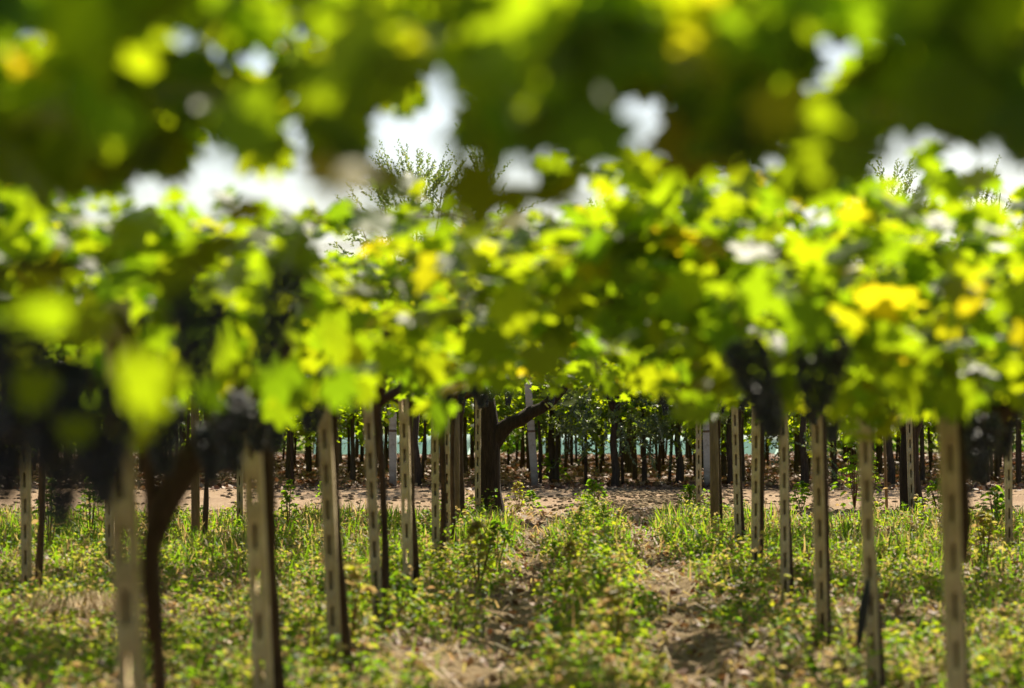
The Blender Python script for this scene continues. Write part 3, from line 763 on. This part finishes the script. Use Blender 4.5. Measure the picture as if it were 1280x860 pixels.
def blades(n, y0, y1, hmin, hmax, wmin, wmax, thresh=0.0, extra=None):
    x, y = scatter(n, y0, y1); m_ = density_mask(x, y)
    if extra is not None: m_ = m_ * extra(x, y)
    k = rng.random(n) < m_; x, y = x[k], y[k]; n = len(x)
    h = rng.uniform(hmin, hmax, n) * (0.6 + 0.6 * m_[k]); wd = rng.uniform(wmin, wmax, n)
    th = rng.uniform(0, 6.283, n); bend = rng.uniform(0.15, 0.9, n) * h
    dx, dy = np.cos(th), np.sin(th); px, py = -dy, dx
    z0 = ground_z(x, y)
    V = np.zeros((n, 7, 3))
    for j, (f, wf) in enumerate([(0, 1.0), (0.4, 0.9), (0.78, 0.6)]):
        off = bend * f ** 2
        for s, q in ((-1, 0), (1, 1)):
            V[:, j * 2 + q, 0] = x + dx * off + s * px * wd * wf / 2
            V[:, j * 2 + q, 1] = y + dy * off + s * py * wd * wf / 2
            V[:, j * 2 + q, 2] = z0 + h * f - 0.01
    V[:, 6, 0] = x + dx * bend; V[:, 6, 1] = y + dy * bend; V[:, 6, 2] = z0 + h * (1 - 0.25 * (bend / h) ** 2)
    base = (np.arange(n) * 7)[:, None]
    fi = np.concatenate([base + np.array([0, 1, 3, 2]), base + np.array([2, 3, 5, 4]), base + np.array([4, 5, 6])], 1).ravel()
    lt = np.tile([4, 4, 3], n)
    tn = np.clip(rng.normal(0.40, 0.16, n), 0.02, 0.8); dry = rng.random(n) < 0.30; tn[dry] = rng.uniform(0.82, 1, dry.sum())
    tt = np.zeros((n, 7, 3), np.float32); tt[..., 0] = tn[:, None]
    return V.reshape(-1, 3), fi, lt, tt.reshape(-1, 3)

def merge(parts):
    V, fi, lt, tt = [], [], [], []; n = 0
    for a, b_, c_, d_ in parts:
        V.append(a); fi.append(b_ + n); lt.append(c_); tt.append(d_); n += len(a)
    return np.concatenate(V), np.concatenate(fi), np.concatenate(lt), np.concatenate(tt)

def straw(n, y0, y1):
    """dead stalks lying nearly flat"""
    x, y = scatter(n, y0, y1); L_ = rng.uniform(.08, .28, n); th = rng.uniform(0, 6.283, n); wd = rng.uniform(.004, .009, n)
    z = ground_z(x, y) + rng.uniform(.008, .03, n); ri = rng.uniform(-.02, .09, n)
    dx, dy = np.cos(th), np.sin(th); V = np.zeros((n, 4, 3))
    for j, (e, sgn) in enumerate(((0, -1), (0, 1), (1, 1), (1, -1))):
        V[:, j, 0] = x + dx * L_ * e - dy * sgn * wd; V[:, j, 1] = y + dy * L_ * e + dx * sgn * wd; V[:, j, 2] = z + ri * e
    tt = np.zeros((n, 4, 3), np.float32); tt[..., 0] = rng.uniform(.84, 1, n)[:, None]
    return V.reshape(-1, 3), np.arange(n * 4), np.full(n, 4), tt.reshape(-1, 3)
lush = lambda x, y: np.clip((y - 20) / 6, 0.25, 1.0)
parts = [blades(70000, 12.5, 35, 0.04, 0.14, 0.006, 0.012),
         blades(34000, 20, 34.5, 0.10, 0.34, 0.010, 0.022, extra=lush),
         blades(5000, 12.5, 33.5, 0.2, 0.4, 0.004, 0.008), straw(14000, 12.5, 33.5)]
V, fi, lt, tt = merge(parts)
o = obj("grass", mesh_from("grass", V, fi, lt, M['grass'], tint=tt)); tag(o, "mixed green and dry grass over the vineyard floor", "grass", kind="stuff")

OV = np.array([(0.0, -0.5), (0.26, -0.2), (0.28, 0.12), (0.0, 0.5), (-0.28, 0.12), (-0.26, -0.2)])
def oval_leaves(P, Nn, T, S, tn):
    n = len(P); Nn = unit(Nn); T = unit(T - Nn * np.sum(T * Nn, 1, keepdims=True)); B = np.cross(T, Nn)
    zf = np.array([-.1, 0.04, 0.04, -.16, 0.04, 0.04])
    V = P[:, None, :] + S[:, None, None] * (OV[None, :, 0:1] * B[:, None] + OV[None, :, 1:2] * T[:, None] + zf[None, :, None] * Nn[:, None])
    base = (np.arange(n) * 6)[:, None]
    fi = np.concatenate([base + np.array([0, 1, 2, 3]), base + np.array([0, 3, 4, 5])], 1).ravel()
    tt = np.zeros((n, 6, 3), np.float32); tt[..., 0] = tn[:, None]
    return V.reshape(-1, 3), fi, np.full(n * 2, 4), tt.reshape(-1, 3)

def weed_leaves(n, y0, y1, hmin, hmax, per, smin, smax, dens=None):
    x, y = scatter(n, y0, y1); m_ = density_mask(x, y) if dens is None else dens(x, y)
    k = rng.random(n) < m_; x, y = x[k], y[k]; n = len(x)
    h = rng.uniform(hmin, hmax, n) * (0.55 + 0.6 * m_[k]); z0 = ground_z(x, y)
    hue = np.clip(rng.normal(0.56, 0.18, n), 0.05, 0.85)
    dead = rng.random(n) < 0.16; hue[dead] = rng.uniform(.84, 1.0, dead.sum())
    f = rng.random((n, per)) ** 0.8; th = rng.uniform(0, 6.283, (n, per)); sp = (0.03 + 0.10 * rng.random((n, per)) * h[:, None] / hmax) * (1.25 - f)
    lean = rng.normal(0, 0.12, (n, 2))
    P = np.stack([x[:, None] + np.cos(th) * sp + lean[:, :1] * f * h[:, None], y[:, None] + np.sin(th) * sp + lean[:, 1:] * f * h[:, None], z0[:, None] + f * h[:, None]], -1).reshape(-1, 3)
    out = np.stack([np.cos(th), np.sin(th), rng.normal(-0.1, 0.35, th.shape)], -1).reshape(-1, 3)
    N_ = np.stack([rng.normal(0, .45, th.shape), rng.normal(0, .45, th.shape), np.ones_like(th)], -1).reshape(-1, 3)
    S = rng.uniform(smin, smax, n * per)
    tn = np.clip(np.repeat(hue, per) + rng.normal(0, 0.08, n * per), 0.02, 1.0); d_ = rng.random(n * per) < 0.07; tn[d_] = rng.uniform(0.85, 1, d_.sum())
    return oval_leaves(P, N_, out, S, tn)
centre = lambda x, y: np.clip(np.exp(-((x - 0.03 - 0.06 * np.sin(y * .7)) / 0.24) ** 2) * np.clip((y - 11) / 4, 0, 1) * np.clip((32.6 - y), 0, 1), 0, 1) * (0.6 + 0.4 * np.sin(y * 2.1) ** 2)
rows = lambda x, y: np.clip((np.exp(-((np.abs(x) - 1.5) / 0.35) ** 2) + 0.5 * np.exp(-((np.abs(x) - 4.5) / 0.6) ** 2)) * np.clip(34 - y, 0, 1), 0, 1)
parts = [weed_leaves(17000, 12.5, 34.5, 0.04, 0.22, 11, 0.026, 0.065),
         weed_leaves(7000, 12.5, 34.4, 0.18, 0.46, 20, 0.032, 0.070, centre),
         weed_leaves(3200, 12.5, 34.0, 0.15, 0.42, 18, 0.032, 0.070, rows)]
V, fi, lt, tt = merge(parts)
o = obj("weeds", mesh_from("weeds", V, fi, lt, M['grass'], tint=tt)); tag(o, "low leafy weeds growing between the vine rows", "weeds", kind="stuff")

# fallen leaves
def litter(n, y0, y1, smin, smax, fn=None):
    x, y = scatter(n, y0, y1, margin=2.0)
    if fn is not None:
        k = rng.random(n) < fn(x, y); x, y = x[k], y[k]; n = len(x)
    P = np.stack([x, y, ground_z(x, y) + rng.uniform(0.015, 0.05, n)], 1)
    N_ = np.stack([rng.normal(0, .6, n), rng.normal(-.15, .6, n), np.ones(n)], 1); th = rng.uniform(0, 6.283, n)
    T = np.stack([np.cos(th), np.sin(th), np.zeros(n)], 1)
    return leaf_arrays(P, N_, T, rng.uniform(smin, smax, n), np.clip(rng.normal(0.55, 0.25, n), 0, 1), LEAF_LO[::2], curl=0.6, fold=0.5)
trackfree = lambda x, y: np.where((y > 36.0) & (y < 42.2), 0.02, np.where((y >= 33.5) & (y <= 36.0), 0.25, 1.0))
patchy = lambda x, y: np.clip(0.3 + 0.9 * np.sin(x * 1.1 + 1.5 * np.sin(y * .7)) * np.sin(y * 1.3 + np.sin(x)), 0.08, 1)
V, fi, lt, tt = merge([litter(15000, 12.5, 34, 0.04, 0.10), litter(60000, 41.4, 66, 0.08, 0.17, patchy), litter(3000, 33, 44, 0.03, 0.07, trackfree)])
o = obj("leaf_litter", mesh_from("leaf_litter", V, fi, lt, M['litter'], tint=tt)); tag(o, "brown fallen leaves covering the ground beyond the track", "leaf litter", kind="stuff")
# clods on the track edge
n = 11000
cx = np.where(rng.random(n) < .5, rng.uniform(-11, 8.5, n), rng.normal(1.0, .8, n)); cy = rng.uniform(33.4, 43.6, n)
kk = rng.random(n) < (0.25 + 0.75 * (np.exp(-((cx - 1.0) / 1.1) ** 2) * (cy < 37.5))); cx, cy = cx[kk], cy[kk]; n = len(cx)
cs = rng.uniform(0.012, 0.06, n)
V = np.stack([cx, cy, ground_z(cx, cy) + 0.012], 1)[:, None, :] + ico(0)[0][None] * cs[:, None, None] * (0.7 + 0.6 * rng.random((n, 12, 1))) * np.array([1, 1, .7])
fi = (ico(0)[1][None] + (np.arange(n) * 12)[:, None, None]).ravel()
o = obj("gravel", mesh_from("gravel", V.reshape(-1, 3), fi, np.full(n * 20, 3), M['soil'])); tag(o, "crumbled earth clods strewn over the dirt track", "clods", kind="stuff")

# ------------------------------------------------------------------ single taller plants
def weed_mesh(h, per, s0, s1, hue, spread=0.16, dry=0.05):
    n = per
    f = rng.random(n) ** 0.75; th = rng.uniform(0, 6.283, n); sp = (0.05 + spread * rng.random(n)) * (1.2 - f)
    P = np.stack([np.cos(th) * sp, np.sin(th) * sp, f * h], 1)
    N_ = np.stack([rng.normal(0, .5, n), rng.normal(0, .5, n), np.ones(n)], 1); T = np.stack([np.cos(th), np.sin(th), rng.normal(-.2, .3, n)], 1)
    tn = np.clip(rng.normal(hue, 0.1, n), 0, 0.85); d_ = rng.random(n) < dry; tn[d_] = 0.95
    a, b_, c_, d_ = oval_leaves(P, N_, T, rng.uniform(s0, s1, n), tn)
    fol = mesh_from("foliage", a, b_, c_, M['grass'], tint=d_)
    mb = MB()
    for _ in range(5):
        q = rng.uniform(0, 6.283); e = rng.uniform(0.03, spread * 0.8)
        mb.tube([(0, 0, -0.03), (math.cos(q) * e * .5, math.sin(q) * e * .5, h * .5), (math.cos(q) * e, math.sin(q) * e, h * .95)], [0.006, 0.005, 0.002], 5)
    return fol, mb.mesh("stems", M['cane'])
weed_kinds = {'bush': [weed_mesh(0.42, 120, 0.05, 0.10, 0.45, 0.24) for _ in range(3)], 'yellow': [weed_mesh(0.50, 110, 0.05, 0.10, 0.78, 0.20, 0.2) for _ in range(2)],
              'tall': [weed_mesh(0.70, 130, 0.05, 0.10, 0.5, 0.20) for _ in range(2)]}
def weed(px, d, kind, sc, lab):
    x = at(px, d); fol, st = weed_kinds[kind][random.randrange(len(weed_kinds[kind]))]
    root = empty("leafy_weed", (x, d, float(ground_z(x, d))), lab, "weed", "taller leafy weeds")
    obj("foliage", fol, root); obj("stems", st, root)
    root.rotation_euler.z = random.uniform(0, 6.28); root.scale = (sc, sc, sc)
weed(742, 33.2, 'bush', 1.2, "dark leafy weed at the aisle's end on the track verge")
weed(690, 45.5, 'bush', 1.4, "green leafy weed at the foot of the leaning pale post")
weed(648, 33.4, 'yellow', 0.9, "sunlit yellow weed just past the thick old vine trunk")
weed(664, 33.8, 'bush', 0.8, "small green weed on the sunlit track verge beside old vine")
weed(862, 33.2, 'bush', 1.0, "green leafy weed at the foot of the slim grey slotted post")
weed(1170, 33.6, 'bush', 1.2, "dark broad weed beside the stout black trunk")
weed(1085, 34.6, 'tall', 1.2, "bright green climbing weed around the thin dark stake")
weed(1066, 34.6, 'tall', 1.5, "bright green sapling next to the thin dark stake")
weed(1000, 34.0, 'bush', 1.0, "low green weed on the verge between two slotted posts")
weed(1240, 29.0, 'bush', 1.3, "broad weed in the shade near the outer slotted post")
weed(1228, 23.5, 'yellow', 1.1, "pale yellow-green weed before the outer slotted post")
weed(598, 20.5, 'yellow', 1.15, "yellowing tall weed before the thick old vine trunk")
weed(622, 24.0, 'bush', 1.0, "green weed in the grass before the old vine")
weed(440, 15.5, 'yellow', 1.1, "reddish yellow weed round the third post's foot")
weed(405, 37.0, 'bush', 0.8, "small bright weed standing alone on the dirt track")
weed(360, 29.0, 'tall', 0.9, "tall sunny weed beyond the post tied once")
weed(60, 25.0, 'tall', 1.1, "tall leafy weed in the shaded outer row")
weed(110, 27.0, 'tall', 1.1, "leafy weed beside the outer row post with dark vine")
weed(500, 17.5, 'bush', 0.9, "leafy weed between the leaning post and its neighbour")
weed(716, 20.0, 'yellow', 0.8, "yellowish weed in the strip between the wheel tracks")
weed(770, 15.2, 'yellow', 0.9, "yellow flecked weed low in the aisle strip")

# straw tuft
stx, sty = at(90, 18.0), 18.0
root_z = float(ground_z(stx, sty)); mb = MB()
for i in range(260):
    th = random.uniform(0, 6.283); r0 = random.uniform(0, .28); l_ = random.uniform(.15, .45)
    p0 = (math.cos(th) * r0, math.sin(th) * r0 * .7, random.uniform(0, .05))
    p1 = (p0[0] + math.cos(th + random.uniform(-1, 1)) * l_ * .5, p0[1] + math.sin(th) * l_ * .4, random.uniform(.08, .22))
    p2 = (p1[0] + math.cos(th) * l_ * .4, p1[1] + math.sin(th) * l_ * .3, random.uniform(0.0, .1))
    mb.tube([p0, p1, p2], [0.003, 0.003, 0.002], 4, cap=False)
m, t, N, L, P = new_mat("dry_straw"); P.inputs["Base Color"].default_value = (0.42, 0.31, 0.17, 1); P.inputs["Roughness"].default_value = 0.8
o = obj("straw_tuft", mb.mesh("straw_tuft", m), None, (stx, sty, root_z)); tag(o, "heap of dry tan straw lying on the grass", "straw heap")
# pale stick on the grass
mb = MB(); mb.tube([(-0.16, 0, 0.03), (0, 0.02, 0.06), (0.17, -0.03, 0.02)], [0.012, 0.014, 0.008], 7)
o = obj("fallen_stick", mb.mesh("fallen_stick", M['stake_wood']), None, (at(435, 14.2), 14.2, 0.12)); tag(o, "pale broken stick lying in the weeds", "stick")

# ------------------------------------------------------------------ olive trees beyond the track
def olive(px, d, top, rx, lab, low=0.6, nsh=300, bare=False):
    x = at(px, d); z0 = float(ground_z(x, d))
    root = empty("olive_tree", (x, d, z0), lab, "olive tree", "olive trees beyond the track")
    mb = MB(); rs = random.Random(int(px))
    mb.tube([(0, 0, -.2), (0.03, 0, .3), (-0.03, 0, .8), (0.02, 0, 1.4)], [.09, .07, .06, .055], 10, rough=.2)
    obj("trunk", mb.mesh("trunk", M['far_bark']), root)
    mb = MB()
    for k_ in range(9):
        th = rs.uniform(0, 6.28); rr = rs.uniform(.3, .75) * rx; zt = rs.uniform(.5, .92) * top
        mb.tube([(0.02, 0, 1.25), (math.cos(th) * rr * .4, math.sin(th) * rr * .4, 1.3 + (zt - 1.3) * .5), (math.cos(th) * rr, math.sin(th) * rr, zt)], [.04, .026, .010], 7)
    obj("limbs", mb.mesh("limbs", M['far_bark']), root)
    P, T, N_, S = [], [], [], []
    for s_ in range(nsh):
        u = rng.random(); th = rng.uniform(0, 6.283)
        zc = low + (top - low - 0.5) * u
        rr = rx * math.sqrt(max(0.05, 1 - abs(2 * u - 0.9) ** 2.2 * 0.8)) * rng.uniform(0.35, 1.0)
        p = np.array([math.cos(th) * rr, math.sin(th) * rr, zc])
        up = 0.9 if u > 0.72 else rng.uniform(-0.7, 0.5)
        dd = np.array([math.cos(th) * .45, math.sin(th) * .45, up]) + rng.normal(0, .2, 3); dd /= np.linalg.norm(dd)
        Ln = rng.uniform(.35, .85); m_ = 30
        for q in range(m_):
            pp = p + dd * Ln * q / m_
            sd = rng.normal(0, 1, 3); sd -= dd * sd.dot(dd); sd /= np.linalg.norm(sd)
            P.append(pp + sd * 0.02); T.append(dd * 0.75 + sd * .8); N_.append(np.cross(dd, sd) + rng.normal(0, .3, 3)); S.append(rng.uniform(.055, .09) * (1.1 - .4 * q / m_))
    P, T, N_, S = map(np.array, (P, T, N_, S))
    a, b_, c_, d_ = oval_leaves(P, N_, T, S, np.clip(rng.normal(.5, .22, len(P)), 0, 1))
    # narrow blade: squeeze across the midrib by using a slimmer outline
    obj("crown", mesh_from("crown", a, b_, c_, M['olive_leaf'], tint=d_), root)
OV = OV * np.array([0.75, 1.0])
olive(520, 43.9, 6.2, 1.45, "olive tree with tall upright tip shoots against the sky", 2.6, 300)
olive(605, 44.2, 6.45, 0.7, "slender olive tree beside the one with tallest tips", 2.2, 120)
olive(768, 43.8, 5.2, 1.15, "grey-green olive tree with low drooping branches behind the aisle", 0.8, 520)
olive(1110, 44.0, 6.0, 0.75, "narrow olive tree with thin tip shoots above the stout trunk", 2.2, 150)
olive(1222, 44.2, 5.85, 0.6, "small olive tree tip beyond the broad brown post", 2.2, 110)
olive(912, 44.4, 5.2, 0.7, "olive tree behind the wooden stake, its top between leaves", 2.0, 130)
olive(848, 44.6, 4.6, 1.0, "dense olive tree crown low behind the slim grey slotted post", 0.9, 380)
olive(690, 45.4, 4.4, 0.9, "olive tree crown low behind the leaning pale post", 1.0, 300)
olive(1003, 43.6, 3.2, 0.5, "low grey-green olive sapling behind the upright slotted post", 0.5, 90)
OV = OV / np.array([0.75, 1.0])

# ------------------------------------------------------------------ far vineyard
far_fol = []
for v in range(4):
    P, Nn, T, S, cn = shoot_leaves(30, cell=(2.2, 2.6), z0=1.15, z1=2.35, hang=0.4, per=20)
    far_fol.append(foliage_mesh("foliage", P, Nn, T, S * 1.25, hi=False, yellow=0.02, lo=0.2, hi_t=0.7))
mb = MB(); mb.tube([(0, 0, -.15), (0.01, 0, .9), (0, 0, 1.9)], [.032, .03, .026], 7, rough=.1); far_stake = mb.mesh('stake', M['far_bark'])
far_tr = [trunk_mesh("trunk", 1.7, 0.045, (random.uniform(-.1, .1), 0), 40 + s, 'far_bark')[0] for s in range(5)]
for ri, Y in enumerate((44.9, 47.0, 49.2, 51.4, 53.6, 55.8, 58.0, 60.2)):
    for X in np.arange(-17.8, 13.8, 1.7):
        if X < -0.27 * Y - 1 or X > 0.2 * Y + 1: continue
        x = X + random.uniform(-.25, .25); y = Y + random.uniform(-.3, .3)
        root = empty("far_vine", (x, y, float(ground_z(x, y))), "slim dark far vine in the shaded plot across the track", "grapevine", "far vines across the track")
        t_o = obj("trunk", far_tr[random.randrange(5)], root); t_o.rotation_euler.z = random.uniform(0, 6.28)
        for q in range(2):
            k_o = obj("stake", far_stake, root, (random.uniform(-.7, .7), random.uniform(-.5, .5), 0)); k_o.rotation_euler = (random.uniform(-.04, .04), random.uniform(-.06, .06), 0)
        f_o = obj("foliage", far_fol[random.randrange(4)], root); f_o.rotation_euler.z = random.choice([0, 1, 2, 3]) * math.pi / 2

# turquoise plastic tunnels far behind
def tunnel(tx0, tx1, lab):

  ty, tr_ = 64.5, 0.62
  root = empty("plastic_tunnel", ((tx0 + tx1) / 2, ty, 0.08), lab, "plastic tunnel", "plastic tunnels")
  mb = MB(); half = (tx1 - tx0) / 2; nx = 16; na = 16; V = []; Fc = []
  for sgn, rr in ((1, tr_), (-1, tr_ - 0.01)):
      for i in range(nx + 1):
          for a_ in range(na + 1):
              th = math.pi * a_ / na; q = rr * (1 - 0.02 * (i % 2))
              V.append((-half + 2 * half * i / nx, -math.cos(th) * q, math.sin(th) * q * 0.85))
  for i in range(nx):
      for a_ in range(na):
          p = i * (na + 1) + a_; Fc.append((p, p + na + 1, p + na + 2, p + 1))
  mb.add(V[:(nx + 1) * (na + 1)], Fc)
  obj("film", mb.mesh("film", M['film']), root)
  for i in range(0, nx + 1, 4):
      hb = MB(); hb.tube([(-half + 2 * half * i / nx, -math.cos(math.pi * a_ / 12) * (tr_ + .015), math.sin(math.pi * a_ / 12) * (tr_ + .015) * .85) for a_ in range(13)], 0.02, 6)
      obj("hoop", hb.mesh("hoop", M['wire']), root)
  
tunnel(-1.3, 5.0, "low turquoise plastic tunnel shining behind far vines beyond the aisle")
tunnel(-7.3, -3.1, "low turquoise plastic tunnel glimpsed behind far vines beside the old vine")

# dark hedge behind the tunnel
n = 26000
hx = rng.uniform(-27, 22, n); hh = 2.4 + 0.5 * np.sin(hx * 0.7) + 0.3 * np.sin(hx * 2.1)
P = np.stack([hx, 69.5 + rng.normal(0, .55, n), rng.uniform(0.0, 1.0, n) ** 0.85 * hh], 1)
V, fi, lt, tt = oval_leaves(P, np.stack([rng.normal(0, .6, n), rng.normal(-.4, .6, n), np.full(n, .6)], 1), rng.normal(0, 1, (n, 3)), rng.uniform(.14, .26, n), np.clip(rng.normal(.25, .15, n), 0, .6))
root = empty("hedge", (0, 0, 0), "long dark green hedge behind the turquoise plastic tunnel", "hedge")
obj("foliage", mesh_from("foliage", V, fi, lt, M['grass'], tint=tt), root)
